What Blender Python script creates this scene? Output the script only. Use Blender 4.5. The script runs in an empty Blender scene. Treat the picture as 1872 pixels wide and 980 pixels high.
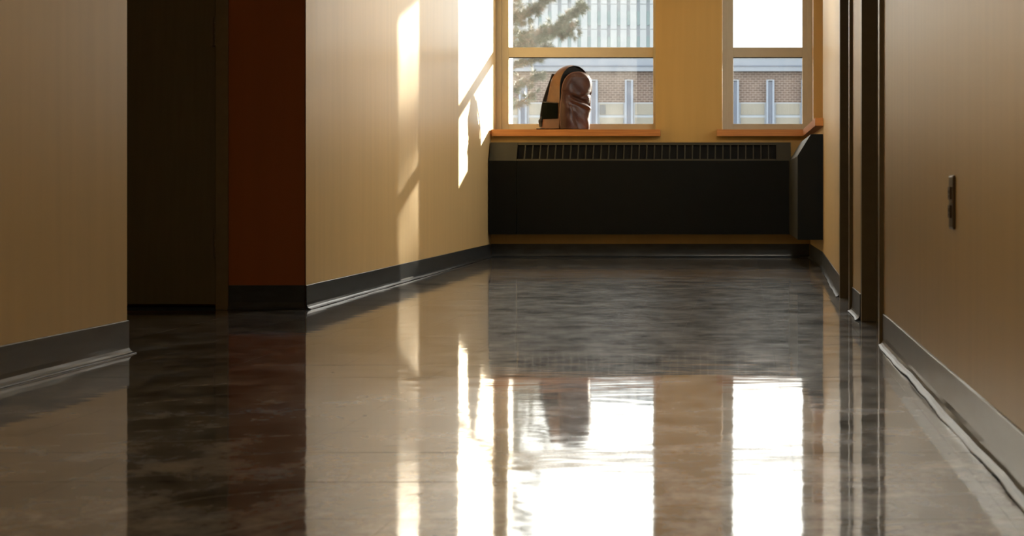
import bpy, bmesh, math, random
from mathutils import Vector, Matrix

random.seed(7)
scene = bpy.context.scene
C = scene.collection

# ------------------------------------------------------------------ camera
F = 2900.0                    # focal length in pixels of the 1872 px frame
XV, YV = 1362.0, 357.0        # vanishing point of the corridor in the frame
CAMH = 0.48
cam_d = bpy.data.cameras.new('camera')
cam_d.sensor_width = 36.0
cam_d.lens = F / 1872.0 * 36.0
cam_d.shift_x = -(XV - 936.0) / 1872.0
cam_d.shift_y = -(490.0 - YV) / 1872.0
cam_d.clip_start = 0.05
cam_d.clip_end = 2000.0
cam_d.dof.use_dof = True
cam_d.dof.focus_distance = 8.0
cam_d.dof.aperture_fstop = 9.0
cam = bpy.data.objects.new('camera', cam_d)
cam.location = (0, 0, CAMH)
cam.rotation_euler = (math.pi / 2, 0, 0)
C.objects.link(cam)
scene.camera = cam

# ------------------------------------------------------------------ world, sun, exposure
SKY = 4.2
world = bpy.data.worlds.new('sky')
scene.world = world
world.use_nodes = True
bg = world.node_tree.nodes['Background']
bg.inputs['Color'].default_value = (1.0, 0.985, 0.91, 1)
bg.inputs['Strength'].default_value = SKY

sun_d = bpy.data.lights.new('sun', 'SUN')
sun_d.energy = 28.0
sun_d.color = (1.0, 0.89, 0.72)
sun_d.angle = math.radians(0.9)
sun = bpy.data.objects.new('sun', sun_d)
sun.rotation_euler = Vector((-0.564, -1.0, -0.30)).to_track_quat('-Z', 'Y').to_euler()
sun.location = (6, 20, 8)
C.objects.link(sun)

FILL_LAMP = (19.0, 16.0, 50.0)  # strengths of the added fill lights on the ceiling
scene.view_settings.view_transform = 'Standard'
scene.view_settings.look = 'None'
scene.view_settings.gamma = 1.0
scene.view_settings.use_curve_mapping = False
scene.view_settings.exposure = 0.0
scene.cycles.max_bounces = 12
scene.cycles.diffuse_bounces = 8
scene.cycles.glossy_bounces = 6
scene.cycles.transparent_max_bounces = 12
scene.cycles.sample_clamp_indirect = 8.0

# ------------------------------------------------------------------ materials
def srgb(r, g, b):
    def c(v):
        v /= 255.0
        return v / 12.92 if v <= 0.04045 else ((v + 0.055) / 1.055) ** 2.4
    return (c(r), c(g), c(b), 1.0)

class Nodes:
    def __init__(self, name):
        self.m = bpy.data.materials.new(name)
        self.m.use_nodes = True
        self.t = self.m.node_tree
        self.p = self.t.nodes['Principled BSDF']
        self.out = self.t.nodes['Material Output']
    def n(self, typ, **kw):
        nd = self.t.nodes.new(typ)
        for k, v in kw.items():
            if k in nd.inputs.keys() if hasattr(nd.inputs, 'keys') else False:
                nd.inputs[k].default_value = v
            else:
                setattr(nd, k, v)
        return nd
    def l(self, a, b):
        self.t.links.new(a, b)
    def coords(self, scale=(1, 1, 1), kind='Object', rot=(0, 0, 0)):
        if kind == 'World':
            src = self.n('ShaderNodeNewGeometry').outputs['Position']
        else:
            src = self.n('ShaderNodeTexCoord').outputs[kind]
        mp = self.n('ShaderNodeMapping')
        mp.inputs['Scale'].default_value = scale
        mp.inputs['Rotation'].default_value = rot
        self.l(src, mp.inputs['Vector'])
        return mp.outputs['Vector']
    def noise(self, vec, scale, detail=3.0, rough=0.5):
        nd = self.n('ShaderNodeTexNoise')
        nd.inputs['Scale'].default_value = scale
        nd.inputs['Detail'].default_value = detail
        nd.inputs['Roughness'].default_value = rough
        self.l(vec, nd.inputs['Vector'])
        return nd.outputs['Fac']
    def ramp(self, fac, stops):
        nd = self.n('ShaderNodeValToRGB')
        el = nd.color_ramp.elements
        while len(el) < len(stops):
            el.new(0.5)
        for e, (p, c) in zip(el, stops):
            e.position = p
            e.color = c if len(c) == 4 else (*c, 1)
        self.l(fac, nd.inputs['Fac'])
        return nd.outputs['Color']
    def bump(self, h, strength, dist):
        nd = self.n('ShaderNodeBump')
        nd.inputs['Strength'].default_value = strength
        nd.inputs['Distance'].default_value = dist
        self.l(h, nd.inputs['Height'])
        return nd.outputs['Normal']
    def set(self, **kw):
        for k, v in kw.items():
            self.p.inputs[k.replace('_', ' ')].default_value = v

def plain(name, col, rough=0.5, var=0.08, nscale=20.0, metal=0.0, bump=0.0, spec=0.5, stretch=(1, 1, 1)):
    k = Nodes(name)
    vec = k.coords(stretch)
    f = k.noise(vec, nscale, 4)
    a = tuple(max(0, c * (1 - var)) for c in col[:3]) + (1,)
    b = tuple(min(1, c * (1 + var)) for c in col[:3]) + (1,)
    k.l(k.ramp(f, [(0.3, a), (0.7, b)]), k.p.inputs['Base Color'])
    k.set(Roughness=rough, Metallic=metal)
    k.p.inputs['Specular IOR Level'].default_value = spec
    if bump:
        k.l(k.bump(f, 0.5, bump), k.p.inputs['Normal'])
    return k.m

def paint(name, col, rough=0.38, bd=0.0006):
    """semi-gloss wall paint with faint vertical roller marks"""
    k = Nodes(name)
    v1 = k.coords((6, 6, 0.35), 'World')
    v2 = k.coords((40, 40, 6), 'World')
    a = k.noise(v1, 3.0, 3)
    b = k.noise(v2, 4.0, 2)
    lo = tuple(c * 0.97 for c in col[:3]) + (1,)
    hi = tuple(min(1, c * 1.03) for c in col[:3]) + (1,)
    k.l(k.ramp(a, [(0.35, lo), (0.65, hi)]), k.p.inputs['Base Color'])
    k.set(Roughness=rough)
    k.p.inputs['Specular IOR Level'].default_value = 0.36
    mx = k.n('ShaderNodeMath', operation='MULTIPLY_ADD')
    k.l(b, mx.inputs[0]); mx.inputs[1].default_value = 0.12
    k.l(a, mx.inputs[2])
    k.l(k.bump(mx.outputs[0], 0.6, bd), k.p.inputs['Normal'])
    return k.m

def floor_material():
    k = Nodes('polished_vinyl')
    # streaked dark blue-grey marbling with brown drifts, scuffs and specks
    v = k.coords((0.8, 1.6, 1), 'World', (0, 0, 0.35))
    big = k.noise(v, 1.6, 6, 0.62)
    v2 = k.coords((2.6, 1.9, 1), 'World', (0, 0, 0.5))
    fine = k.noise(v2, 3.0, 9, 0.72)
    c1 = k.ramp(big, [(0.30, (0.030, 0.030, 0.030)), (0.45, (0.052, 0.052, 0.052)), (0.54, (0.082, 0.074, 0.064)), (0.62, (0.062, 0.078, 0.102)), (0.78, (0.095, 0.115, 0.145))])
    c2 = k.ramp(fine, [(0.36, (0.25, 0.25, 0.25)), (0.48, (0.9, 0.9, 0.9)), (0.56, (1.8, 1.8, 1.8)), (0.66, (3.2, 3.2, 3.2))])
    mul = k.n('ShaderNodeMix', data_type='RGBA', blend_type='MULTIPLY')
    mul.inputs[0].default_value = 1.0
    k.l(c1, mul.inputs[6]); k.l(c2, mul.inputs[7])
    # specks
    vo = k.n('ShaderNodeTexVoronoi')
    vo.inputs['Scale'].default_value = 26.0
    k.l(k.coords((1, 1, 1), 'World'), vo.inputs['Vector'])
    sp = k.ramp(vo.outputs['Distance'], [(0.0, (1, 1, 1)), (0.055, (1, 1, 1)), (0.09, (0, 0, 0))])
    vo2 = k.n('ShaderNodeTexVoronoi')
    vo2.inputs['Scale'].default_value = 5.0
    k.l(k.coords((0.55, 1.5, 1), 'World', (0, 0, 0.1)), vo2.inputs['Vector'])
    sp2 = k.ramp(vo2.outputs['Distance'], [(0.0, (1, 1, 1)), (0.045, (0.8, 0.8, 0.8)), (0.07, (0, 0, 0))])
    spm = k.n('ShaderNodeMix', data_type='RGBA', blend_type='ADD')
    spm.inputs[0].default_value = 1.0
    k.l(sp, spm.inputs[6]); k.l(sp2, spm.inputs[7])
    gate = k.ramp(k.noise(k.coords((1, 1, 1), 'World'), 9.0, 3), [(0.54, (0, 0, 0)), (0.62, (0.8, 0.8, 0.8))])
    g = k.n('ShaderNodeMix', data_type='RGBA', blend_type='MULTIPLY')
    g.inputs[0].default_value = 1.0
    k.l(spm.outputs[2], g.inputs[6]); k.l(gate, g.inputs[7])
    # long thin scratches
    w = k.n('ShaderNodeTexWave', wave_type='BANDS')
    w.inputs['Scale'].default_value = 1.3
    w.inputs['Distortion'].default_value = 9.0
    w.inputs['Detail'].default_value = 3.0
    w.inputs['Detail Scale'].default_value = 0.7
    k.l(k.coords((0.7, 1.3, 1), 'World', (0, 0, 0.9)), w.inputs['Vector'])
    sc = k.ramp(w.outputs['Fac'], [(0.0, (0.35, 0.35, 0.35)), (0.006, (0, 0, 0)), (1.0, (0, 0, 0))])
    ad = k.n('ShaderNodeMix', data_type='RGBA', blend_type='ADD')
    ad.inputs[0].default_value = 1.0
    k.l(g.outputs[2], ad.inputs[6]); k.l(sc, ad.inputs[7])
    fin = k.n('ShaderNodeMix', data_type='RGBA', blend_type='MIX')
    k.l(ad.outputs[2], fin.inputs[0])
    k.l(mul.outputs[2], fin.inputs[6])
    fin.inputs[7].default_value = (0.34, 0.34, 0.32, 1)
    k.l(fin.outputs[2], k.p.inputs['Base Color'])
    k.set(Roughness=0.55)
    k.set(Roughness=0.42)
    hz = k.n('ShaderNodeMath', operation='MULTIPLY')
    k.l(k.ramp(fine, [(0.38, (0.04, 0.04, 0.04)), (0.49, (0.26, 0.26, 0.26)), (0.62, (0.85, 0.85, 0.85))]), hz.inputs[0])
    k.l(k.ramp(big, [(0.35, (0.35, 0.35, 0.35)), (0.62, (1.3, 1.3, 1.3))]), hz.inputs[1])
    k.l(hz.outputs[0], k.p.inputs['Specular IOR Level'])
    k.p.inputs['Coat Weight'].default_value = 1.0
    k.p.inputs['Coat IOR'].default_value = 1.62
    rr = k.ramp(fine, [(0.35, (0.035, 0.035, 0.035)), (0.75, (0.075, 0.075, 0.075))])
    k.l(rr, k.p.inputs['Coat Roughness'])
    # gentle waves of the wax film
    wv = k.noise(k.coords((5.0, 11.0, 1), 'World'), 1.0, 2, 0.55)
    wv2 = k.noise(k.coords((1.3, 2.2, 1), 'World'), 1.0, 1)
    m1 = k.n('ShaderNodeMath', operation='MULTIPLY_ADD')
    k.l(wv, m1.inputs[0]); m1.inputs[1].default_value = 0.50
    k.l(wv2, m1.inputs[2])
    nrm = k.bump(m1.outputs[0], 1.0, 0.0009)
    k.l(nrm, k.p.inputs['Coat Normal'])
    return k.m

def glass_material():
    k = Nodes('dusty_window_glass')
    tr = k.n('ShaderNodeBsdfTransparent')
    tr.inputs['Color'].default_value = (0.97, 0.98, 0.98, 1)
    gl = k.n('ShaderNodeBsdfGlossy')
    gl.inputs['Roughness'].default_value = 0.02
    tl = k.n('ShaderNodeBsdfTranslucent')
    tl.inputs['Color'].default_value = (0.95, 0.93, 0.9, 1)
    fr = k.n('ShaderNodeFresnel'); fr.inputs['IOR'].default_value = 1.3
    d = k.noise(k.coords((1, 1, 1)), 7.0, 6, 0.65)
    amt = k.n('ShaderNodeMapRange')
    amt.inputs['From Min'].default_value = 0.35; amt.inputs['From Max'].default_value = 0.75
    amt.inputs['To Min'].default_value = 0.006; amt.inputs['To Max'].default_value = 0.018
    k.l(d, amt.inputs['Value'])
    m1 = k.n('ShaderNodeMixShader'); m2 = k.n('ShaderNodeMixShader')
    k.l(fr.outputs[0], m1.inputs[0]); k.l(tr.outputs[0], m1.inputs[1]); k.l(gl.outputs[0], m1.inputs[2])
    k.l(amt.outputs[0], m2.inputs[0]); k.l(m1.outputs[0], m2.inputs[1]); k.l(tl.outputs[0], m2.inputs[2])
    k.l(m2.outputs[0], k.out.inputs['Surface'])
    return k.m

def brick_material():
    k = Nodes('pale_brick')
    b = k.n('ShaderNodeTexBrick')
    b.inputs['Scale'].default_value = 1.0
    b.inputs['Color1'].default_value = srgb(88, 74, 68)
    b.inputs['Color2'].default_value = srgb(74, 62, 58)
    b.inputs['Mortar'].default_value = srgb(118, 108, 104)
    b.inputs['Brick Width'].default_value = 0.40
    b.inputs['Row Height'].default_value = 0.17
    b.inputs['Mortar Size'].default_value = 0.025
    k.l(k.coords((1, 1, 1), 'World', (math.pi / 2, 0, 0)), b.inputs['Vector'])
    k.l(b.outputs['Color'], k.p.inputs['Base Color'])
    k.set(Roughness=0.9)
    return k.m

def ribbed(name, c1, c2, scale):
    k = Nodes(name)
    w = k.n('ShaderNodeTexWave', wave_type='BANDS', bands_direction='X')
    w.inputs['Scale'].default_value = scale
    k.l(k.coords((1, 1, 1), 'World'), w.inputs['Vector'])
    k.l(k.ramp(w.outputs['Fac'], [(0.2, c1), (0.6, c2)]), k.p.inputs['Base Color'])
    k.set(Roughness=0.8)
    return k.m

def wood_material():
    k = Nodes('orange_wood')
    f = k.noise(k.coords((1.5, 40, 40)), 3.0, 4)
    k.l(k.ramp(f, [(0.3, (0.34, 0.125, 0.030)), (0.7, (0.50, 0.20, 0.05))]), k.p.inputs['Base Color'])
    k.set(Roughness=0.4)
    return k.m

def leather(name, c1, c2, rough):
    k = Nodes(name)
    v = k.coords((1, 1, 1))
    f = k.noise(v, 9.0, 5)
    g = k.noise(v, 160.0, 2)
    k.l(k.ramp(f, [(0.3, c1), (0.7, c2)]), k.p.inputs['Base Color'])
    k.set(Roughness=rough)
    k.p.inputs['Specular IOR Level'].default_value = 0.32
    k.p.inputs['Coat Weight'].default_value = 0.08
    k.p.inputs['Coat Roughness'].default_value = 0.2
    mx = k.n('ShaderNodeMath', operation='MULTIPLY_ADD')
    k.l(g, mx.inputs[0]); mx.inputs[1].default_value = 0.03; k.l(f, mx.inputs[2])
    k.l(k.bump(mx.outputs[0], 0.5, 0.012), k.p.inputs['Normal'])
    return k.m

M = {}
M['wall'] = paint('tan_wall_paint', (0.62, 0.455, 0.225, 1))
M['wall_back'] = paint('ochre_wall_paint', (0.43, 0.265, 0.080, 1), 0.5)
M['wall_red'] = paint('rust_wall_paint', (0.29, 0.080, 0.015, 1), 0.5)
M['ceiling'] = plain('ceiling_paint', (0.75, 0.72, 0.66, 1), 0.9, 0.03)
M['frame'] = plain('olive_brown_steel', (0.15, 0.115, 0.062, 1), 0.32, 0.06, 30)
M['door'] = plain('dark_olive_door', (0.11, 0.09, 0.045, 1), 0.5, 0.08, 8, stretch=(6, 6, 0.4))
M['hinge'] = plain('painted_hinge', (0.12, 0.09, 0.05, 1), 0.4, 0.05)
M['base'] = plain('charcoal_rubber', (0.028, 0.034, 0.040, 1), 0.30, 0.35, 9, bump=0.0015, spec=0.45, stretch=(1, 0.6, 3))
M['black'] = plain('black_enamel', (0.0030, 0.0036, 0.0030, 1), 0.6, 0.15, 12, spec=0.15)
M['enamel'] = plain('dark_olive_enamel', (0.020, 0.020, 0.014, 1), 0.5, 0.08, 12, spec=0.3)
M['cavity'] = plain('convector_cavity', (0.004, 0.004, 0.004, 1), 0.9, 0.1)
M['wood'] = wood_material()
M['winframe'] = plain('cream_window_paint', (0.50, 0.45, 0.34, 1), 0.4, 0.03)
M['glass'] = glass_material()
M['floor'] = floor_material()
M['slab'] = plain('floor_adhesive', (0.01, 0.01, 0.01, 1), 0.8, 0.2)
M['metal'] = plain('brushed_steel', (0.7, 0.68, 0.62, 1), 0.3, 0.05, metal=1.0)
M['bronze'] = plain('bronze_plate', (0.085, 0.058, 0.036, 1), 0.28, 0.08, metal=0.3)
M['socket'] = plain('brown_plastic', (0.05, 0.03, 0.02, 1), 0.35, 0.08)
M['slot'] = plain('black_slot', (0.004, 0.004, 0.004, 1), 0.8, 0.05)
M['leather_front'] = leather('dark_brown_leather', (0.040, 0.014, 0.009, 1), (0.072, 0.026, 0.016, 1), 0.38)
M['leather_side'] = leather('tan_leather', (0.075, 0.028, 0.008, 1), (0.135, 0.056, 0.015, 1), 0.45)
M['leather_foot'] = leather('reddish_brown_leather', (0.065, 0.020, 0.008, 1), (0.11, 0.036, 0.014, 1), 0.4)
M['lining'] = plain('black_lining', (0.006, 0.006, 0.007, 1), 0.8, 0.1)
M['mesh'] = plain('dark_green_mesh', (0.0022, 0.0034, 0.0026, 1), 0.85, 0.3, 200, spec=0.04)
M['strap'] = plain('black_webbing', (0.010, 0.009, 0.009, 1), 0.75, 0.2, 80)
M['piping'] = plain('brown_piping', (0.16, 0.065, 0.03, 1), 0.4, 0.1)
M['brick'] = brick_material()
M['fascia'] = plain('pale_fascia', srgb(112, 122, 136), 0.8, 0.05, 0.5)
M['pilaster'] = plain('blue_grey_pilaster', srgb(116, 128, 146), 0.8, 0.05, 0.5)
M['pilaster_in'] = plain('slate_pilaster_face', srgb(84, 94, 112), 0.8, 0.05, 0.5)
M['blind'] = ribbed('cream_blinds', srgb(92, 92, 88), srgb(132, 131, 124), 3.2)
M['white_trim'] = plain('white_window_trim', srgb(132, 142, 154), 0.7, 0.04, 1)
M['dark_pane'] = plain('dark_far_pane', srgb(70, 76, 82), 0.3, 0.2, 2)
M['tower_panel'] = plain('tower_panel', srgb(136, 144, 152), 0.8, 0.03, 0.3)
M['tower_strip'] = plain('tower_strip', srgb(125, 134, 144), 0.8, 0.03, 0.3)
M['tower_pane'] = plain('tower_pane', srgb(96, 118, 125), 0.3, 0.05, 1)
M['bark'] = plain('pine_bark', (0.14, 0.09, 0.06, 1), 0.9, 0.3, 12)
M['needle'] = plain('pine_needles', (0.055, 0.072, 0.042, 1), 0.6, 0.4, 2.0)
M['needle_dry'] = plain('dry_pine_needles', (0.13, 0.10, 0.068, 1), 0.7, 0.3, 2.0)
M['ground'] = plain('asphalt_ground', (0.16, 0.16, 0.155, 1), 0.9, 0.15, 0.3)
M['concrete'] = plain('outer_concrete', (0.55, 0.52, 0.47, 1), 0.85, 0.06, 2)

# ------------------------------------------------------------------ helpers
def tag(o, label=None, cat=None, group=None, kind=None):
    if label: o['label'] = label
    if cat: o['category'] = cat
    if group: o['group'] = group
    if kind: o['kind'] = kind
    return o

def link(name, me, mat, parent=None, smooth=False):
    o = bpy.data.objects.new(name, me)
    if mat is not None and not me.materials:
        me.materials.append(mat)
    C.objects.link(o)
    if parent is not None:
        o.parent = parent
    if smooth:
        for p in me.polygons:
            p.use_smooth = True
    return o

def empty(name, loc=(0, 0, 0), rz=0.0, parent=None):
    o = bpy.data.objects.new(name, None)
    o.empty_display_size = 0.1
    o.location = loc
    o.rotation_euler = (0, 0, rz)
    C.objects.link(o)
    if parent is not None:
        o.parent = parent
    return o

class MB:
    def __init__(self):
        self.v = []; self.f = []
    def box(self, x0, x1, y0, y1, z0, z1):
        b = len(self.v)
        self.v += [(x0, y0, z0), (x1, y0, z0), (x1, y1, z0), (x0, y1, z0), (x0, y0, z1), (x1, y0, z1), (x1, y1, z1), (x0, y1, z1)]
        for q in ((0, 3, 2, 1), (4, 5, 6, 7), (0, 1, 5, 4), (1, 2, 6, 5), (2, 3, 7, 6), (3, 0, 4, 7)):
            self.f.append(tuple(b + i for i in q))
        return self
    def prism(self, poly, z0, z1):
        b = len(self.v); n = len(poly)
        self.v += [(x, y, z0) for x, y in poly] + [(x, y, z1) for x, y in poly]
        self.f.append(tuple(b + i for i in reversed(range(n))))
        self.f.append(tuple(b + n + i for i in range(n)))
        for i in range(n):
            j = (i + 1) % n
            self.f.append((b + i, b + j, b + n + j, b + n + i))
        return self
    def extrude_x(self, prof, x0, x1):
        """profile of (y, z) swept along x"""
        b = len(self.v); n = len(prof)
        self.v += [(x0, y, z) for y, z in prof] + [(x1, y, z) for y, z in prof]
        self.f.append(tuple(b + i for i in range(n)))
        self.f.append(tuple(b + n + i for i in reversed(range(n))))
        for i in range(n):
            j = (i + 1) % n
            self.f.append((b + j, b + i, b + n + i, b + n + j))
        return self
    def tube(self, pts, r, n=8, r1=None):
        rings = []
        for i, p in enumerate(pts):
            p = Vector(p)
            d = (Vector(pts[min(i + 1, len(pts) - 1)]) - Vector(pts[max(i - 1, 0)])).normalized()
            a = d.orthogonal().normalized(); c = d.cross(a)
            rr = r if r1 is None else r + (r1 - r) * i / (len(pts) - 1)
            b = len(self.v)
            for k in range(n):
                t = 2 * math.pi * k / n
                self.v.append(tuple(p + a * rr * math.cos(t) + c * rr * math.sin(t)))
            rings.append(b)
        for i in range(len(rings) - 1):
            for k in range(n):
                q = (k + 1) % n
                self.f.append((rings[i] + k, rings[i] + q, rings[i + 1] + q, rings[i + 1] + k))
        self.f.append(tuple(rings[0] + k for k in reversed(range(n))))
        self.f.append(tuple(rings[-1] + k for k in range(n)))
        return self
    def grid(self, fn, nu, nv):
        b = len(self.v)
        for j in range(nv + 1):
            for i in range(nu + 1):
                self.v.append(tuple(fn(i / nu, j / nv)))
        w = nu + 1
        for j in range(nv):
            for i in range(nu):
                a = b + j * w + i
                self.f.append((a, a + 1, a + w + 1, a + w))
        return self
    def mesh(self, name, fix=True, bevel=0.0, seg=2, merge=0.0):
        me = bpy.data.meshes.new(name)
        me.from_pydata(self.v, [], self.f)
        if fix or bevel or merge:
            bm = bmesh.new(); bm.from_mesh(me)
            if merge:
                bmesh.ops.remove_doubles(bm, verts=bm.verts, dist=merge)
            if fix:
                bmesh.ops.recalc_face_normals(bm, faces=bm.faces)
            if bevel:
                bmesh.ops.bevel(bm, geom=list(bm.edges), offset=bevel, segments=seg, affect='EDGES', profile=0.6)
            bm.to_mesh(me); bm.free()
        me.update()
        return me
    def build(self, name, mat, parent=None, smooth=False, bevel=0.0, merge=0.0, seg=2):
        return link(name, self.mesh(name, True, bevel, seg, merge), mat, parent, smooth)

def bx(name, mat, parent, x0, x1, y0, y1, z0, z1, bevel=0.0, smooth=False):
    """one box with its origin at its base centre"""
    cx, cy = (x0 + x1) / 2, (y0 + y1) / 2
    o = MB().box(x0 - cx, x1 - cx, y0 - cy, y1 - cy, 0, z1 - z0).build(name, mat, parent, smooth, bevel)
    o.location = (cx, cy, z0)
    return o

def struct(o, label, cat):
    return tag(o, label, cat, kind='structure')

# ------------------------------------------------------------------ plan of the corridor (metres, camera at x=0, y=0)
H = 2.90
LN = -1.870                     # near left wall plane
Y_END = 4.80                    # where the near left wall stops
Y_RED = 6.66                    # rust wall with the door
LC = (-1.844, Y_RED)            # corner of the far left wall
LB = (-1.975, 12.32)            # where it meets the window wall
YB = 12.32                      # window wall, inner face
YO = 12.95                      # window wall, outer face
RX = 0.4445                     # right wall plane
YF = 12.62                      # window frame plane

# floor: slab plus vinyl tiles laid 305 mm square
floor_root = empty('floor', (0, 0, 0))
struct(floor_root, 'dark polished vinyl tile floor mirroring the windows', 'floor')
bx('slab', M['slab'], floor_root, -4.2, 1.6, -6.2, YB + 0.1, -0.2, -0.0032)
T = 0.305
xs = [0.392 - T * k for k in range(9)]            # joints running away from the camera
xs = [0.70] + xs                                   # border strip along the right wall
ys0 = 4.18 - T * 8
rows = [ys0 + T * k for k in range(60)]
tiles = []
for j in range(len(rows) - 1):
    y0, y1 = rows[j], min(rows[j + 1], YB + 0.02)
    if y0 >= YB - 0.02: break
    for i in range(len(xs) - 1):
        x1, x0 = xs[i], xs[i + 1]
        x0c = max(x0, -2.05)
        if x0c >= x1 - 0.01: continue
        if i == 0: x1 = 0.56
        tiles.append((x0c, x1, y0, y1))
g = 0.00025
tile_meshes = {}
def tile_mesh(w, d):
    key = (round(w, 3), round(d, 3))
    if key not in tile_meshes:
        tile_meshes[key] = MB().box(-w / 2 + g, w / 2 - g, -d / 2 + g, d / 2 - g, -0.003, 0).mesh('floor_tile')
        tile_meshes[key].materials.append(M['floor'])
    return tile_meshes[key]
rng = random.Random(3)
rowt = {}
for n, (x0, x1, y0, y1) in enumerate(tiles[:300]):
    o = link('floor_tile', tile_mesh(x1 - x0, y1 - y0), None, floor_root)
    o.location = ((x0 + x1) / 2, (y0 + y1) / 2, 0)
    rt = rowt.setdefault(round(y0, 3), rng.gauss(0, 0.0006))
    o.rotation_euler = (rt + rng.gauss(0, 0.0003), rng.gauss(0, 0.0004), 0)
rest = MB()
for (x0, x1, y0, y1) in tiles[300:]:
    rest.box(x0 + g, x1 - g, y0 + g, y1 - g, -0.003, 0)
y = ys0
while y > -6.0:                                    # behind the camera
    for i in range(len(xs) - 1):
        x1, x0 = (0.56 if i == 0 else xs[i]), max(xs[i + 1], -2.05)
        rest.box(x0 + g, x1 - g, y - T + g, y - g, -0.003, 0)
    y -= T
y = Y_END - 0.2
while y < Y_RED + 0.2:                             # alcove on the left and door recesses on the right
    for k in range(7):
        x1 = -2.05 - T * k
        rest.box(x1 - T + g, x1 - g, y + g, y + T - g, -0.003, 0)
    y += T
for yy in (5.1, 5.405, 5.71, 6.5, 6.805, 7.11):
    rest.box(0.56 + g, 0.86, yy + g, yy + T - g, -0.003, 0)
o = rest.build('more_floor_tiles', M['floor'], floor_root)
o['kind'] = 'stuff'

# ceiling and walls
struct(bx('ceiling', M['ceiling'], None, -4.3, 1.7, -6.3, YO, H, H + 0.2), 'plain pale ceiling above the corridor', 'ceiling')
o = MB().prism([(LN, -6.1), (LN, Y_END), (-4.2, Y_END), (-4.2, -6.1)], 0, H).build('wall_left', M['wall'])
struct(o, 'near tan wall on the left ending at the dark door alcove', 'wall')
o = MB().prism([LC, LB, (-1.9815, YF), (-2.45, YF), (-2.45, Y_RED + 0.16), (LC[0] - 0.001, Y_RED + 0.16)], 0, H).build('wall_far_left', M['wall'])
struct(o, 'sunlit glossy tan wall on the left leading to the windows', 'wall')
# rust wall beside the door, and wall above / left of the door
FX1 = -2.168                    # right outer edge of the door frame
o = MB().box(FX1, LC[0] - 0.004, Y_RED, Y_RED + 0.15, 0, H).box(-4.2, FX1, Y_RED, Y_RED + 0.15, 2.19, H).box(-4.2, -3.26, Y_RED, Y_RED + 0.15, 0, 2.19).box(-4.2, FX1 + 0.02, Y_RED + 0.15, Y_RED + 0.25, 0, H).build('wall_alcove', M['wall_red'])
struct(o, 'narrow rust red wall between the dark door and the sunlit wall', 'wall')
struct(bx('wall_alcove_end', M['wall'], None, -4.35, -4.2, Y_END - 0.1, Y_RED + 0.3, 0, H), 'tan end wall of the door alcove', 'wall')
struct(bx('wall_rear', M['wall'], None, -4.2, 1.6, -6.3, -6.1, 0, H), 'tan wall closing the corridor behind the viewer', 'wall')

# window wall
W1 = (-1.981, -0.695)           # left opening
W2 = (-0.178, 0.531)            # right opening
SILL0, SILL1 = 0.938, 0.989
WTOP = 2.72
wb = MB()
wb.box(-2.45, W1[0], YF, YO, 0, H).box(W1[1], W2[0], YB, YO, 0, H).box(W2[1], 1.6, YB, YO, 0, H)
for a, b in (W1, W2):
    wb.box(a, b, YB, YO, 0, SILL0).box(a, b, YB, YO, WTOP, H)
o = wb.build('wall_back', M['wall_back'])
struct(o, 'ochre wall at the end of the corridor around the windows', 'wall')

# right wall: pieces between the door openings
D1 = (5.136, 6.02)
D2 = (6.60, 7.40)
WT = 0.30
o = MB().box(RX, RX + WT, -6.1, D1[0] - 0.052, 0, H).box(RX, RX + WT, D1[1] + 0.052, D2[0] - 0.052, 0, H).box(RX, RX + WT, D1[0] - 0.052, D1[1] + 0.052, 2.17, H).box(RX, RX + WT, D2[0] - 0.052, D2[1] + 0.052, 2.17, H).box(RX + 0.17, RX + WT, D1[0] - 0.052, D1[1] + 0.052, 0, 2.17).box(RX + 0.17, RX + WT, D2[0] - 0.052, D2[1] + 0.052, 0, 2.17).build('wall_right', M['wall'])
struct(o, 'tan wall on the right with the electrical outlet and door openings', 'wall')
RC = (0.520, 10.60)
o = MB().prism([(RX + 0.002, D2[1] + 0.052), (RX + WT, D2[1] + 0.052), (0.9, RC[1]), (RC[0], RC[1])], 0, H)
o.prism([(RC[0], RC[1]), (0.9, RC[1]), (0.9, YB), (0.505, YB)], 0, SILL0)
W3 = (10.78, 12.18)
o.box(0.635, 0.9, RC[1], W3[0], SILL0, H).box(0.635, 0.9, W3[1], YB, SILL0, H).box(0.635, 0.9, W3[0], W3[1], WTOP, H)
o = o.build('wall_far_right', M['wall'])
struct(o, 'short pale tan wall on the right beyond the door frames', 'wall')
# dark rooms behind the right doors are closed by the door leaves

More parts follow.
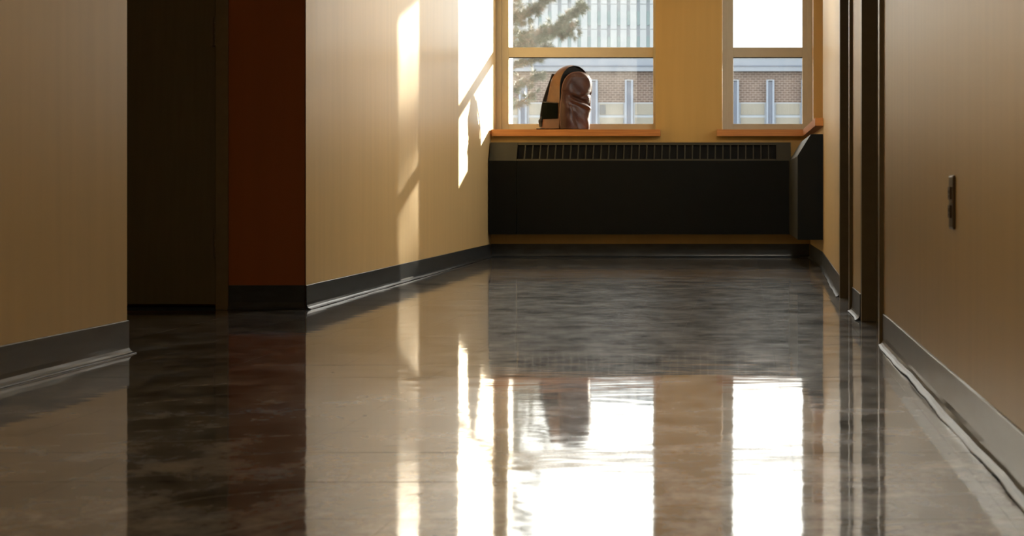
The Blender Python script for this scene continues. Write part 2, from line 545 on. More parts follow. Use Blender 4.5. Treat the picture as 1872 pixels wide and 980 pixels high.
# ------------------------------------------------------------------ windows
def window(idx, X, stl, str_, label):
    """frame, two panes, sill; X = opening, stl/str_ = visible frame widths left and right"""
    w = empty('window_%d' % idx, ((X[0] + X[1]) / 2, YF, SILL1))
    struct(w, label, 'window')
    cx = (X[0] + X[1]) / 2
    def p(name, mat, x0, x1, y0, y1, z0, z1, bevel=0.002):
        o = bx(name, mat, None, x0 - cx, x1 - cx, y0 - YF, y1 - YF, z0 - SILL1, z1 - SILL1, bevel)
        o.parent = w
        return o
    z = lambda y: CAMH + (YV - y) * YF / F
    zb, zt0, zt1 = z(226.5), z(104.5), z(86.5)
    gx0, gx1 = X[0] + stl, X[1] - str_
    y0, y1 = YF, YF + 0.07
    s = p('stile', M['winframe'], X[0], gx0, y0, y1, SILL1, WTOP)
    p('stile', M['winframe'], gx1, X[1], y0, y1, SILL1, WTOP)
    p('bottom_rail', M['winframe'], gx0, gx1, y0, y1, SILL1, zb)
    p('transom', M['winframe'], gx0, gx1, y0, y1, zt0, zt1)
    p('top_rail', M['winframe'], gx0, gx1, y0, y1, WTOP - 0.06, WTOP)
    # thin inner bead of the stiles
    p('bead', M['winframe'], X[0], X[0] + stl * 0.45, y0 - 0.012, y0 + 0.002, SILL1, WTOP, 0.001)
    p('bead', M['winframe'], X[1] - str_ * 0.45, X[1], y0 - 0.012, y0 + 0.002, SILL1, WTOP, 0.001)
    # dark rubber gasket under the transom
    p('gasket', M['slot'], gx0, gx1, y0 + 0.004, y0 + 0.05, zt0 - 0.006, zt0, 0.0)
    p('pane', M['glass'], gx0, gx1, y0 + 0.030, y0 + 0.036, zb, zt0 - 0.006, 0.0)
    p('pane', M['glass'], gx0, gx1, y0 + 0.030, y0 + 0.036, zt1, WTOP - 0.06, 0.0)
    # pale outer jambs and outer ledge, seen through the glass
    p('outer_jamb', M['concrete'], X[0], X[0] + stl - 0.018, y1, YO + 0.02, SILL1, WTOP, 0.0)
    p('outer_ledge', M['concrete'], gx0, X[1], y1, YO + 0.05, SILL1, SILL1 + 0.03, 0.0)
    return w, p

w1, p1 = window(1, W1, 0.101, 0.036, 'wide cream framed window with the backpack on its sill')
o = MB().box(-1.958, -0.655, YB - 0.06, YB, SILL0, SILL1).box(W1[0] + 0.007, W1[1], YB, YF - 0.001, SILL0, SILL1).build('window_sill', M['wood'], w1)
o.location = -w1.location
w2, p2 = window(2, W2, 0.084, 0.075, 'narrow cream framed window beside the right wall')
o = MB().box(-0.218, 0.448, YB - 0.06, YB, SILL0, SILL1).box(W2[0], W2[1], YB, YF - 0.001, SILL0, SILL1).build('window_sill', M['wood'], w2)
o.location = -w2.location
o = MB().prism([(0.462, 10.45), (0.5155, 10.45), (0.519, RC[1]), (0.635, RC[1]), (0.635, YB), (0.448, YB)], SILL0, SILL1).build('trim_1', M['wood'])
struct(o, 'orange wooden ledge along the right wall in the window corner', 'ledge')

w3 = empty('window_3', (0.72, (W3[0] + W3[1]) / 2, SILL1))
struct(w3, 'side window above the wooden ledge, hidden round the corner on the right', 'window')
def p3(name, mat, x0, x1, y0, y1, z0, z1):
    o = bx(name, mat, None, x0 - 0.72, x1 - 0.72, y0 - w3.location.y, y1 - w3.location.y, z0 - SILL1, z1 - SILL1)
    o.parent = w3
p3('stile', M['winframe'], 0.70, 0.77, W3[0], W3[0] + 0.08, SILL0, WTOP)
p3('stile', M['winframe'], 0.70, 0.77, W3[1] - 0.08, W3[1], SILL0, WTOP)
p3('bottom_rail', M['winframe'], 0.70, 0.77, W3[0] + 0.08, W3[1] - 0.08, SILL0, SILL1 + 0.06)
p3('transom', M['winframe'], 0.70, 0.77, W3[0] + 0.08, W3[1] - 0.08, 1.575, 1.655)
p3('top_rail', M['winframe'], 0.70, 0.77, W3[0] + 0.08, W3[1] - 0.08, WTOP - 0.06, WTOP)
p3('pane', M['glass'], 0.73, 0.736, W3[0] + 0.08, W3[1] - 0.08, SILL1 + 0.06, 1.575)
p3('pane', M['glass'], 0.73, 0.736, W3[0] + 0.08, W3[1] - 0.08, 1.655, WTOP - 0.06)

# ------------------------------------------------------------------ baseboards
def cove(name, pts, side, label, wav=0.0, seed=0, cap=True):
    """rubber cove base swept along pts (plan points on the wall face); side=+1 room lies left of the direction of travel"""
    prof = [(0.0, 0.1020), (0.0022, 0.1018), (0.0036, 0.1002), (0.0036, 0.030), (0.0050, 0.018), (0.0085, 0.010), (0.0140, 0.0050), (0.0210, 0.0026), (0.0220, 0.0008), (0.0, 0.0008)]
    r = random.Random(seed)
    # resample
    P = []
    for a, b in zip(pts[:-1], pts[1:]):
        a, b = Vector(a), Vector(b)
        n = max(1, int((b - a).length / 0.06)) if wav else 1
        for k in range(n):
            P.append(a.lerp(b, k / n))
    P.append(Vector(pts[-1]))
    ph = [r.uniform(0, 6.28) for _ in range(6)]
    m = MB(); np_ = len(prof)
    s = 0.0
    for i, p in enumerate(P):
        d0 = (P[i] - P[i - 1]).normalized() if i else (P[1] - P[0]).normalized()
        d1 = (P[i + 1] - P[i]).normalized() if i < len(P) - 1 else d0
        n0 = Vector((-d0.y, d0.x)) * side; n1 = Vector((-d1.y, d1.x)) * side
        nn = (n0 + n1).normalized(); nn /= max(0.4, nn.dot(n0))
        if i: s += (P[i] - P[i - 1]).length
        w1_ = math.sin(s * 5.1 + ph[0]) + 0.7 * math.sin(s * 13.0 + ph[1]) + 0.4 * math.sin(s * 29.0 + ph[2])
        w2_ = math.sin(s * 3.3 + ph[3]) + 0.6 * math.sin(s * 9.0 + ph[4])
        for k, (q, z) in enumerate(prof):
            t = max(0.0, min(1.0, (0.03 - z) / 0.03)) if 0 < k < np_ - 1 else 0.0
            qq = q + wav * t * (0.0022 * w1_)
            zz = z + wav * t * (0.0012 * w2_ + 0.0012)
            if 0 < k < 4:
                qq += wav * 0.0012 * (1 + math.sin(s * 4.0 + ph[5]))
                zz += wav * 0.0006 * w2_ if k < 3 else 0
            m.v.append((p.x + nn.x * qq, p.y + nn.y * qq, max(0.0006, zz)))
    for i in range(len(P) - 1):
        for k in range(np_):
            q = (k + 1) % np_
            a = i * np_
            m.f.append((a + k, a + q, a + np_ + q, a + np_ + k))
    m.f.append(tuple(range(np_))); m.f.append(tuple((len(P) - 1) * np_ + k for k in range(np_)))
    o = m.build(name, M['base'])
    return struct(o, label, 'baseboard')

cove('baseboard_left', [(LN, -6.0), (LN, Y_END), (-4.19, Y_END)], -1, 'charcoal rubber baseboard along the near left wall', 0.6, 1)
cove('baseboard_far_left', [LC, (LB[0] + 0.001, LB[1] - 0.03)], -1, 'charcoal rubber baseboard under the sunlit left wall', 0.7, 2)
cove('baseboard_alcove', [(FX1 + 0.001, Y_RED), (LC[0] - 0.003, Y_RED)], -1, 'short black rubber baseboard under the rust red wall')
cove('baseboard_back', [(LB[0] + 0.004, YB), (0.50, YB)], -1, 'black rubber baseboard under the convector', 0.0)
cove('baseboard_right', [(RX, -6.0), (RX, D1[0] - 0.06)], 1, 'wavy charcoal rubber baseboard along the near right wall', 1.0, 5)
cove('baseboard_middle_right', [(RX, D1[1] + 0.055), (RX, D2[0] - 0.055)], 1, 'short charcoal rubber baseboard between the two door frames', 1.0, 9)
cove('baseboard_far_right', [(RX + 0.004, D2[1] + 0.055), RC, (0.507, YB - 0.03)], 1, 'charcoal rubber baseboard on the right wall beyond the door frames', 0.8, 11)

# ------------------------------------------------------------------ doors
# left door in the alcove
dr = empty('door_1', ((FX1 - 3.26) / 2, Y_RED, 0))
struct(dr, 'dark olive door in the shadowed alcove on the left', 'door')
ox, oy = dr.location.x, dr.location.y
def dpart(name, mat, x0, x1, y0, y1, z0, z1, par=dr, bevel=0.002):
    o = bx(name, mat, None, x0 - ox, x1 - ox, y0 - oy, y1 - oy, z0, z1, bevel)
    o.parent = par
    return o
dpart('jamb', M['frame'], FX1 - 0.052, FX1, Y_RED - 0.012, Y_RED + 0.15, 0, 2.19, bevel=0.003)
dpart('jamb', M['frame'], -3.26, -3.208, Y_RED - 0.012, Y_RED + 0.15, 0, 2.19, bevel=0.003)
dpart('head', M['frame'], -3.208, FX1 - 0.052, Y_RED - 0.012, Y_RED + 0.15, 2.138, 2.19, bevel=0.003)
dpart('threshold', M['slot'], -3.208, FX1 - 0.052, Y_RED + 0.02, Y_RED + 0.14, 0.0, 0.006, bevel=0.0)
leaf = dpart('leaf', M['door'], -3.204, FX1 - 0.055, Y_RED + 0.006, Y_RED + 0.050, 0.022, 2.133, bevel=0.0015)
for yc in (444.0, 57.5, -390.0):
    zc = CAMH + (YV - yc) * (Y_RED) / F
    hg = MB()
    for k in range(5):
        hg.tube([(0, 0, -0.060 + k * 0.0242), (0, 0, -0.060 + k * 0.0242 + 0.0225)], 0.0075, 10)
    hg.box(-0.020, 0.012, 0.004, 0.009, -0.06, 0.06)
    h = hg.build('hinge', M['hinge'], dr)
    h.location = (FX1 - 0.0535 - ox, -0.006, zc)
kb = MB().tube([(0, 0, 0), (0, -0.05, 0)], 0.012, 12).tube([(0, -0.045, 0), (0.11, -0.05, 0)], 0.009, 10).build('handle', M['metal'], dr)
kb.location = (-3.14 - ox, 0.006, 1.0)

# door frames on the right wall, leaves set deep in the wall
def right_door(idx, y0, y1, label, strike=False):
    r = empty('door_%d' % idx, (RX, (y0 + y1) / 2, 0))
    struct(r, label, 'door')
    yc = (y0 + y1) / 2
    def p(name, mat, x0, x1, a, b, z0, z1, bevel=0.002):
        o = bx(name, mat, None, x0 - RX, x1 - RX, a - yc, b - yc, z0, z1, bevel)
        o.parent = r
        return o
    pr = 0.014                                   # frame stands this far proud of the wall
    # near jamb: proud face, then rebate
    p('jamb', M['frame'], RX - pr, RX + 0.16, y0 - 0.052, y0 - 0.0, 0, 2.17)
    p('jamb', M['frame'], RX - pr * 0.15, RX + 0.16, y1, y1 + 0.052, 0, 2.17)
    p('stop', M['frame'], RX + 0.055, RX + 0.10, y1 - 0.016, y1, 0, 2.12)
    p('head', M['frame'], RX - pr, RX + 0.16, y0, y1, 2.12, 2.17)
    p('leaf', M['door'], RX + 0.10, RX + 0.145, y0 + 0.003, y1 - 0.003, 0.012, 2.117)
    if strike:
        p('strike_plate', M['metal'], RX + 0.044, RX + 0.0545, y1 - 0.012, y1, 1.070, 1.100, 0.001)
    return r
right_door(2, D1[0], D1[1], 'nearer olive brown steel door frame on the right')
right_door(3, D2[0], D2[1], 'farther olive brown steel door frame on the right with a steel strike plate', True)

# ------------------------------------------------------------------ electrical outlet
ot = empty('electrical_outlet', (RX, 3.38, 0.465))
tag(ot, 'small brown duplex electrical outlet on the right wall', 'outlet')
o = MB().box(-0.0065, 0, -0.035, 0.035, -0.0575, 0.0575).build('cover_plate', M['bronze'], ot, bevel=0.0045)
for zc in (0.0195, -0.0195):
    s = MB().prism([(-0.0105, -0.015), (-0.006, -0.017), (-0.006, 0.017), (-0.0105, 0.015)], -0.0135, 0.0135).build('socket', M['socket'], ot)
    s.location = (0, 0, zc)
    for yy in (-0.006, 0.006):
        q = MB().box(-0.0110, -0.0100, yy - 0.001, yy + 0.001, -0.001, 0.007).build('slot', M['slot'], s)
    q = MB().tube([(-0.0110, 0, -0.007), (-0.0100, 0, -0.007)], 0.0022, 8).build('slot', M['slot'], s)
sc_ = MB().tube([(-0.0078, 0, 0), (-0.006, 0, 0)], 0.003, 10).build('screw', M['metal'], ot)

# ------------------------------------------------------------------ convector under the windows
CD = 0.168                                    # depth of the casing
prof = [(0.0, 0.18), (-CD, 0.18), (-CD, 0.745), (-0.075, 0.888), (0.0, 0.888)]   # (y offset from the wall, z)
cv = empty('convector', (-0.78, YB, 0))
tag(cv, 'long black convector casing with slotted top under the windows', 'convector')
x_l, x_s0, x_s1, x_r = -1.964, (945 - XV) * 12.18 / F, (1419 - XV) * 12.18 / F, 0.352
cxo = cv.location.x
def slope(t, off=0.0):                        # point on the sloping top, t 0 (front) .. 1 (back), off = along its normal
    y0, z0, y1, z1 = -CD, 0.745, -0.075, 0.888
    L = math.hypot(y1 - y0, z1 - z0)
    ny, nz = -(z1 - z0) / L, (y1 - y0) / L
    return (y0 + (y1 - y0) * t + ny * off, z0 + (z1 - z0) * t + nz * off)
def slab_on_slope(m, x0, x1, t0, t1, o0, o1):
    m.extrude_x([slope(t0, o0), slope(t1, o0), slope(t1, o1), slope(t0, o1)], x0, x1)
# front panel and underside
m = MB().box(x_s0 + 0.0012 - cxo, x_r - cxo, -CD, -CD + 0.012, 0.18, 0.745)
m.build('front_panel', M['black'], cv, bevel=0.001)
m = MB().box(x_l - cxo, x_r - cxo, -CD + 0.012, 0.0, 0.18, 0.19).box(x_l - cxo, x_r - cxo, -0.075, 0.0, 0.878, 0.888)
m.build('casing', M['black'], cv)
m = MB(); m.box(x_s0 - cxo, x_s1 - cxo, -0.07, -0.004, 0.60, 0.876)
m.build('heating_core', M['cavity'], cv)
# end panels: front part and sloping part
for (a, b) in ((x_l, x_s0 - 0.0012), (x_s1, x_r)):
    m = MB(); slab_on_slope(m, a - cxo, b - cxo, 0.0, 1.0, -0.012, 0.0)
    m.build('end_panel', M['enamel'], cv)
m = MB().box(x_l - cxo, x_s0 - 0.0012 - cxo, -CD, -CD + 0.012, 0.18, 0.745)
m.build('end_cover', M['black'], cv, bevel=0.001)
# grille: top and bottom rails and upright bars
for t0, t1 in ((0.0, 0.09), (0.86, 1.0)):
    m = MB(); slab_on_slope(m, x_s0 - cxo, x_s1 - cxo, t0, t1, -0.010, 0.0)
    m.build('grille_rail', M['enamel'], cv)
NB = 34
bar_m = MB(); slab_on_slope(bar_m, -0.0045, 0.0045, 0.09, 0.86, -0.020, -0.001)
bar_me = bar_m.mesh('grille_bar'); bar_me.materials.append(M['enamel'])
for k in range(1, NB):
    b = link('grille_bar', bar_me, None, cv)
    b.location = (x_s0 + (x_s1 - x_s0) * k / NB - cxo, 0, 0)
# return casing along the right wall
rt = empty('convector_return', (0.50, 10.55, 0))
tag(rt, 'black convector end casing against the right wall in the corner', 'convector')
def wall_x(yy):
    return 0.5165 + (0.503 - 0.5165) * (yy - RC[1]) / (YB - RC[1])
def retprof(yy, off=0.0, top=True):
    wx = wall_x(yy) - 0.001
    return [(wx, 0.185), (wx - CD + off, 0.185), (wx - CD + off, 0.742), (wx - 0.080 + off * 0.5, 0.885), (wx, 0.885)]
m = MB()
ya, yb_ = 10.515, YB - CD - 0.002
b0 = len(m.v)
for yy in (ya, yb_):
    m.v += [(x - 0.50, yy - 10.55, z) for x, z in retprof(yy, 0.003)]
m.f += [tuple(range(5)), tuple(range(5, 10))] + [(i, (i + 1) % 5, 5 + (i + 1) % 5, 5 + i) for i in range(5)]
m.build('casing', M['enamel'], rt)
m = MB()
for yy in (10.500, 10.515):
    m.v += [(x - 0.50, yy - 10.55, z) for x, z in retprof(yy)]
m.f += [tuple(range(5)), tuple(range(5, 10))] + [(i, (i + 1) % 5, 5 + (i + 1) % 5, 5 + i) for i in range(5)]
m.build('end_cap', M['black'], rt)

# ------------------------------------------------------------------ backpack on the sill
bp = empty('backpack', (-1.368, 12.432, SILL1), math.radians(45))
tag(bp, 'brown leather backpack with open top standing on the window sill', 'backpack')
BW, BH = 0.148, 0.490                        # half width, height
def dome(t, hw, hh, zs):
    """outline point: t 0..1 from bottom left up over the dome to bottom right"""
    L1 = zs; A = math.pi * (hw + (hh - zs)) / 2; tot = 2 * L1 + A
    s = t * tot
    if s < L1: return (-hw, s)
    if s > L1 + A: return (hw, tot - s)
    a = math.pi * (1 - (s - L1) / A)
    return (hw * math.cos(a), zs + (hh - zs) * math.sin(a))
def back_y(z):                               # back leans forward towards the top
    return 0.160 - 0.135 * max(0.0, z / BH) ** 1.05
def shell(u, v):
    x, z = dome(u, BW, BH, 0.33)
    y = -0.045 + (back_y(z) + 0.045) * v - 0.015 * (z / BH) * (1 - v)
    k = 1.0 + 0.035 * math.sin(math.pi * v) - 0.10 * max(0, v - 0.85) / 0.15
    pinch = 0.012 * math.exp(-((z - 0.26) / 0.05) ** 2) * math.sin(math.pi * v)
    xx = x * k - math.copysign(pinch, x)
    zz = 0.01 + (z * (1.0 + 0.02 * math.sin(math.pi * v) - (0.05 * max(0, v - 0.85) / 0.15)))
    xx -= 0.038 * v * (1 - 0.75 * z / BH)
    return (xx, y, zz)
m = MB().grid(shell, 56, 12)
# back sheet closes the shell
def backsheet(u, v):
    z = v * (BH - 0.002) * 0.95
    hw = BW * 0.9 if z < 0.33 * 0.95 else BW * 0.9 * math.sqrt(max(0, 1 - ((z - 0.33 * 0.95) / ((BH - 0.33) * 0.95)) ** 2))
    return ((u * 2 - 1) * hw - 0.038 * (1 - 0.75 * z / BH), back_y(z / 0.95) + 0.012 * math.sin(math.pi * u) * min(1, hw / 0.05), 0.01 + z)
m.grid(backsheet, 14, 24)
m.grid(lambda u, v: ((u * 2 - 1) * BW * 0.98, -0.055 + 0.175 * v, 0.004 + 0.006 * max(abs(u * 2 - 1), abs(v * 2 - 1)) ** 6), 10, 8)
m.build('body', M['leather_side'], bp, smooth=True)
# black lining seen in the open top
def lining(u, v):
    z = v * (BH - 0.006)
    hw = (BW - 0.006) if z < 0.33 else (BW - 0.006) * math.sqrt(max(0, 1 - ((z - 0.33) / (BH - 0.006 - 0.33)) ** 2))
    return ((u * 2 - 1) * hw, -0.035 - 0.012 * (z / BH), 0.012 + z)
MB().grid(lining, 12, 30).build('lining', M['lining'], bp, smooth=True)
# slouching front panel: upper part leans forward, folds over the pocket
FH = 0.452
def front_hw(z, hh=FH, zs=0.30, hw=0.147):
    if z < zs: return hw * (0.97 + 0.03 * math.sin(z / zs * math.pi))
    return hw * max(0.0, 1 - ((z - zs) / (hh - zs)) ** 2.5) ** (1 / 2.5)
def fshear(z):
    return 0.030 * (max(0.0, z - 0.12) / FH) ** 1.3
def fdome(t):
    if t <= 0.5:
        z = FH * (1 - (1 - 2 * t) ** 2.2); sg = -1
    else:
        z = FH * (1 - (2 * t - 1) ** 2.2); sg = 1
    return (sg * front_hw(min(z, FH - 1e-4)) + fshear(z), z)
def front_y(x, z):
    e = abs(x) / max(front_hw(z), 1e-4)
    yb = -0.050 - 0.030 * (z / FH) ** 2
    bul = 0.042 * (1 - min(1, e) ** 5) * min(1.0, (FH - z) / 0.05 + 0.15)
    fold = 0.026 * math.exp(-((z - 0.232 + 0.30 * (x - 0.03)) / 0.014) ** 2) * (1 / (1 + math.exp(-(x + 0.075) / 0.012)))
    lip = 0.020 * math.exp(-((z - 0.196 + 0.30 * (x - 0.03)) / 0.016) ** 2) * (1 / (1 + math.exp(-(x + 0.075) / 0.012)))
    fold2 = 0.014 * math.exp(-((z - 0.265 - 0.25 * (x - 0.05)) / 0.013) ** 2) * (1 / (1 + math.exp(-(x - 0.02) / 0.015)))
    wr = 0.004 * math.sin(38 * x + 30 * z) * math.sin(25 * z) + 0.005 * math.exp(-((x + 0.05 + 0.4 * (z - 0.12)) / 0.012) ** 2) * (1 if z < 0.2 else 0.3)
    low = 0.020 * (1 / (1 + math.exp((z - 0.19) / 0.012))) * (1 - min(1, e) ** 6)
    return yb - (bul + low + lip * (1 - min(1, e) ** 8) - (fold + fold2) * (1 - min(1, e) ** 10)) + wr * (1 - min(1, e) ** 4)
def fpanel(u, v):
    z = 0.008 + v * (FH - 0.0085)
    e = math.sin((u - 0.5) * math.pi)
    x = e * front_hw(z)
    return (x + fshear(z), front_y(x, z), z)
m = MB().grid(fpanel, 44, 96)
def fpanel_back(u, v):
    z = 0.008 + v * (FH - 0.0085)
    e = math.sin((u - 0.5) * math.pi)
    x = e * front_hw(z)
    return (x + fshear(z), -0.046 - 0.030 * (z / FH) ** 2, z)
m.grid(fpanel_back, 12, 30)
m.build('front_panel', M['leather_front'], bp, smooth=True)
# piping along the front panel rim, zip tape along the body rim
pts = []
for i in range(61):
    x, z = fdome(i / 60)
    pts.append((x, -0.052 - 0.030 * (z / FH) ** 2, max(0.012, z)))
MB().tube(pts, 0.0042, 8).build('piping', M['piping'], bp, smooth=True)
pts = []
for i in range(61):
    x, z, = dome(i / 60, BW, BH, 0.33)
    if z > 0.10:
        pts.append((x, -0.047 - 0.015 * (z / BH), z + 0.01))
MB().tube(pts, 0.0034, 6).build('zipper', M['lining'], bp, smooth=True)
# darker bottom panel wrapped round the foot of the bag
m = MB()
def foot_side(sg):
    def fn(u, v):
        uu = v * 0.082
        x, y, z = shell(uu if sg < 0 else 1 - uu, u)
        return (x + sg * 0.003, y, z)
    return fn
m.grid(foot_side(-1), 12, 4).grid(foot_side(1), 12, 4)
m.build('bottom_panel', M['leather_foot'], bp, smooth=True)
# side pocket of dark mesh with a trim band
def spocket(u, v):
    y = -0.040 + 0.165 * u
    z = 0.085 + 0.120 * v + 0.015 * v * u
    out = 0.010 + 0.016 * math.sin(math.pi * u) ** 0.6 * (0.75 + 0.25 * v)
    k = 0.004 * math.sin(u * 9) * v
    return (-BW - out + k - 0.038 * (y + 0.045) / 0.2 * (1 - 0.75 * z / BH), y, z)
m = MB().grid(spocket, 18, 12)
m.grid(lambda u, v: (-BW + 0.004 - 0.03 * u, -0.040 + 0.165 * u, 0.085 + 0.135 * v), 4, 4)
sp = m.build('side_pocket', M['mesh'], bp, smooth=True)
pts = [(spocket(i / 18, 1.0)[0] - 0.001, spocket(i / 18, 1.0)[1], spocket(i / 18, 1.0)[2]) for i in range(19)]
MB().tube(pts, 0.0042, 6).build('pocket_trim', M['strap'], sp, smooth=True)
# shoulder straps behind, carry handle
for sx in (-0.105, 0.105):
    path = []
    for i in range(25):
        t = i / 24
        z = 0.425 - 0.395 * t
        y = back_y(z) + 0.014 + 0.045 * math.sin(math.pi * min(1, t * 1.05)) * (0.35 + 0.65 * t)
        path.append(Vector((sx * (1 + 0.25 * t) - 0.038 * (1 - 0.75 * z / BH), y - 0.012, z + 0.012)))
    def ribbon(u, v, path=path):
        i = min(len(path) - 1, int(round(v * 24)))
        p = path[i]; w = 0.030 - 0.010 * v
        a = 2 * math.pi * u
        return (p.x + w * math.cos(a), p.y + 0.008 * math.sin(a), p.z)
    MB().grid(ribbon, 16, 24).build('shoulder_strap', M['strap'], bp, smooth=True, merge=1e-5)
m = MB().tube([(-0.150, 0.120, 0.022), (-0.180, 0.140, 0.034), (-0.186, 0.142, 0.070), (-0.170, 0.130, 0.098)], 0.017, 10)
m.tube([(-0.15, 0.08, 0.009), (-0.18, 0.10, 0.009), (-0.205, 0.125, 0.007), (-0.23, 0.135, 0.0065)], 0.006, 8)
m.build('strap_end', M['strap'], bp, smooth=True)
m = MB().tube([(0.140, 0.03, 0.095), (0.155, 0.02, 0.085), (0.152, 0.01, 0.06), (0.140, 0.01, 0.05)], 0.007, 8)
m.build('side_buckle', M['strap'], bp, smooth=True)
MB().tube([(-0.04, 0.028, BH - 0.012), (-0.03, 0.034, BH + 0.004), (0.03, 0.034, BH + 0.004), (0.04, 0.028, BH - 0.012)], 0.006, 8).build('carry_handle', M['strap'], bp, smooth=True)

# ------------------------------------------------------------------ outdoors
struct(bx('ground', M['ground'], None, -200, 260, -60, 500, -4.2, -4.0), 'grey ground outside far below the windows', 'ground')

# brick building across the way
YBK = 120.0
S = YBK / F
def bz(y): return CAMH + (YV - y) * S
def bxx(x): return (x - XV) * S
bb = empty('brick_building', (bxx(1150), YBK, -4.0))
tag(bb, 'low brick building with pale roof band seen through both windows', 'building')
def bpart(name, mat, x0, x1, y0, y1, z0, z1, par=bb):
    ox_, oy_, oz_ = bb.location
    o = bx(name, mat, None, x0 - ox_, x1 - ox_, y0 - oy_, y1 - oy_, z0 - oz_, z1 - oz_)
    o.parent = par
    return o
P0, PER = 1086.0, 64.4
kmin, kmax = -8, 12
xl, xr = bxx(P0 + PER * kmin), bxx(P0 + PER * kmax)
bpart('wall', M['brick'], xl, xr, YBK, YBK + 12, -4.0, bz(131))
bpart('fascia', M['fascia'], xl - 0.4, xr + 0.4, YBK - 0.5, YBK + 12.4, bz(131), bz(122.5))
bpart('parapet', M['fascia'], xl - 0.2, xr + 0.2, YBK - 0.2, YBK + 12.2, bz(122.5) + 0.08, bz(99))
bpart('drip_edge', M['pilaster_in'], xl - 0.45, xr + 0.45, YBK - 0.55, YBK + 12.45, bz(122.5), bz(122.5) + 0.08)
for k in range(kmin, kmax + 1):
    xc = bxx(P0 + PER * k)
    pl = bpart('pilaster', M['pilaster_in'], xc - 0.16, xc + 0.16, YBK - 0.35, YBK - 0.001, -4.0, bz(149))
    for sx in (-1, 1):
        e = bx('pilaster_flange', M['pilaster'], pl, min(sx * 0.16, sx * 0.30), max(sx * 0.16, sx * 0.30), -0.28, 0.17, 0, bz(148) + 4.0)
    e = bx('pilaster_cap', M['white_trim'], pl, -0.30, 0.30, -0.30, 0.17, bz(148) + 4.0, bz(146.5) + 4.0)
    if k < kmax:
        x0, x1 = xc + 0.32, bxx(P0 + PER * (k + 1)) - 0.32
        w = bpart('window', M['white_trim'], x0, x1, YBK - 0.08, YBK - 0.001, bz(262), bz(187.5))
        h = bz(262)
        mid = 0
        hw = (x1 - x0) / 2
        bx('blind', M['blind'], w, -hw + 0.12, hw - 0.12, -0.09, -0.02, bz(210) - h, bz(189.5) - h)
        bx('blind', M['blind'], w, -hw + 0.12, hw - 0.12, -0.09, -0.02, bz(240) - h, bz(215) - h)
        if k % 3 == 0:
            bx('pane', M['dark_pane'], w, -hw + 0.12, -hw * 0.45, -0.11, -0.06, bz(209) - h, bz(192) - h)

# tower block behind it
YT = 250.0
S2 = YT / F
def tz(y): return CAMH + (YV - y) * S2
def tx(x): return (x - XV) * S2
tb = empty('office_tower', (tx(1100), YT, -4.0))
tag(tb, 'pale grey tower block with narrow vertical windows behind the brick building', 'building')
def tpart(name, mat, x0, x1, y0, y1, z0, z1, par=tb):
    ox_, oy_, oz_ = tb.location
    o = bx(name, mat, None, x0 - ox_, x1 - ox_, y0 - oy_, y1 - oy_, z0 - oz_, z1 - oz_)
    o.parent = par
    return o
TP = 17.95
tk0, tk1 = -14, 9
TX0, TX1 = tx(1077.3 + TP * (tk0 - 0.5)), tx(1077.3 + TP * (tk1 + 0.5))
ZT = tz(-6)
tpart('wall', M['tower_strip'], TX0, TX1, YT, YT + 18, -4.0, ZT)
pw = (TP - 6.4) * S2
pan_me = None
win_me = None
for k in range(tk0, tk1 + 1):
    xc = tx(1077.3 + TP * k)
    # pale panels stand between the window strips, one per storey
    for (ya_, yb2) in ((-6, 7.6), (8.4, 53.6), (54.4, 99.6), (100.4, 146)):
        w_, h_ = pw, tz(ya_) - tz(yb2)
        me = MB().box(-w_ / 2, w_ / 2, -0.35, 0, 0, h_).mesh('panel') if True else None
        o = link('panel', me, M['tower_panel'], tb)
        o.location = (xc + TP * S2 / 2 - tb.location.x, -0.001, tz(yb2) + 4.0)
    for yc in (-11.0, 33.5, 79.5, 125.5):
        h_ = 25.5 * S2
        z0 = tz(yc + 12.7)
        if z0 + h_ > ZT: h_ = ZT - z0 - 0.1
        if h_ < 0.2: continue
        me = MB().box(-2.9 * S2, 2.9 * S2, -0.12, 0, 0, h_).mesh('pane')
        o = link('pane', me, M['tower_pane'], tb)
        o.location = (xc - tb.location.x, -0.001, z0 + 4.0)
tpart('cornice', M['tower_panel'], TX0 - 0.3, TX1 + 0.3, YT - 0.4, YT + 18.3, ZT, ZT + 0.5)

# pine tree outside the left window
YP = 32.0
SP = YP / F
def pp(x, y, dy=0.0): return Vector(((x - XV) * SP, YP + dy, CAMH + (YV - y) * SP))
pt = empty('pine_tree', (pp(880, 0).x, YP, -4.0))
tag(pt, 'pine tree with needled branches outside the left window', 'tree')
O = Vector(pt.location)
def rel(p): return p - O
trunk = MB().tube([rel(Vector((pt.location.x, YP, z))) for z in (-4.0, -1, 2, 5, 8)], 0.20, 12, 0.10)
trunk.build('trunk', M['bark'], pt, smooth=True)
prng = random.Random(11)
def needles(m, p, d, n, ln):
    """a brush of needles around p pointing along d"""
    for _ in range(n):
        q = Vector((prng.gauss(0, 1), prng.gauss(0, 1), prng.gauss(0, 1))).normalized()
        t = (d * 1.0 + q * 0.95).normalized()
        l = ln * prng.uniform(0.7, 1.15)
        b = p + q * 0.012 - d * prng.uniform(0, 0.06)
        s = t.orthogonal().normalized() * 0.0042
        s2 = t.cross(s).normalized() * 0.0042
        i = len(m.v)
        e = b + t * l
        m.v += [tuple(b + s), tuple(b - s * 0.5 + s2 * 0.87), tuple(b - s * 0.5 - s2 * 0.87), tuple(e)]
        m.f += [(i, i + 1, i + 3), (i + 1, i + 2, i + 3), (i + 2, i, i + 3)]
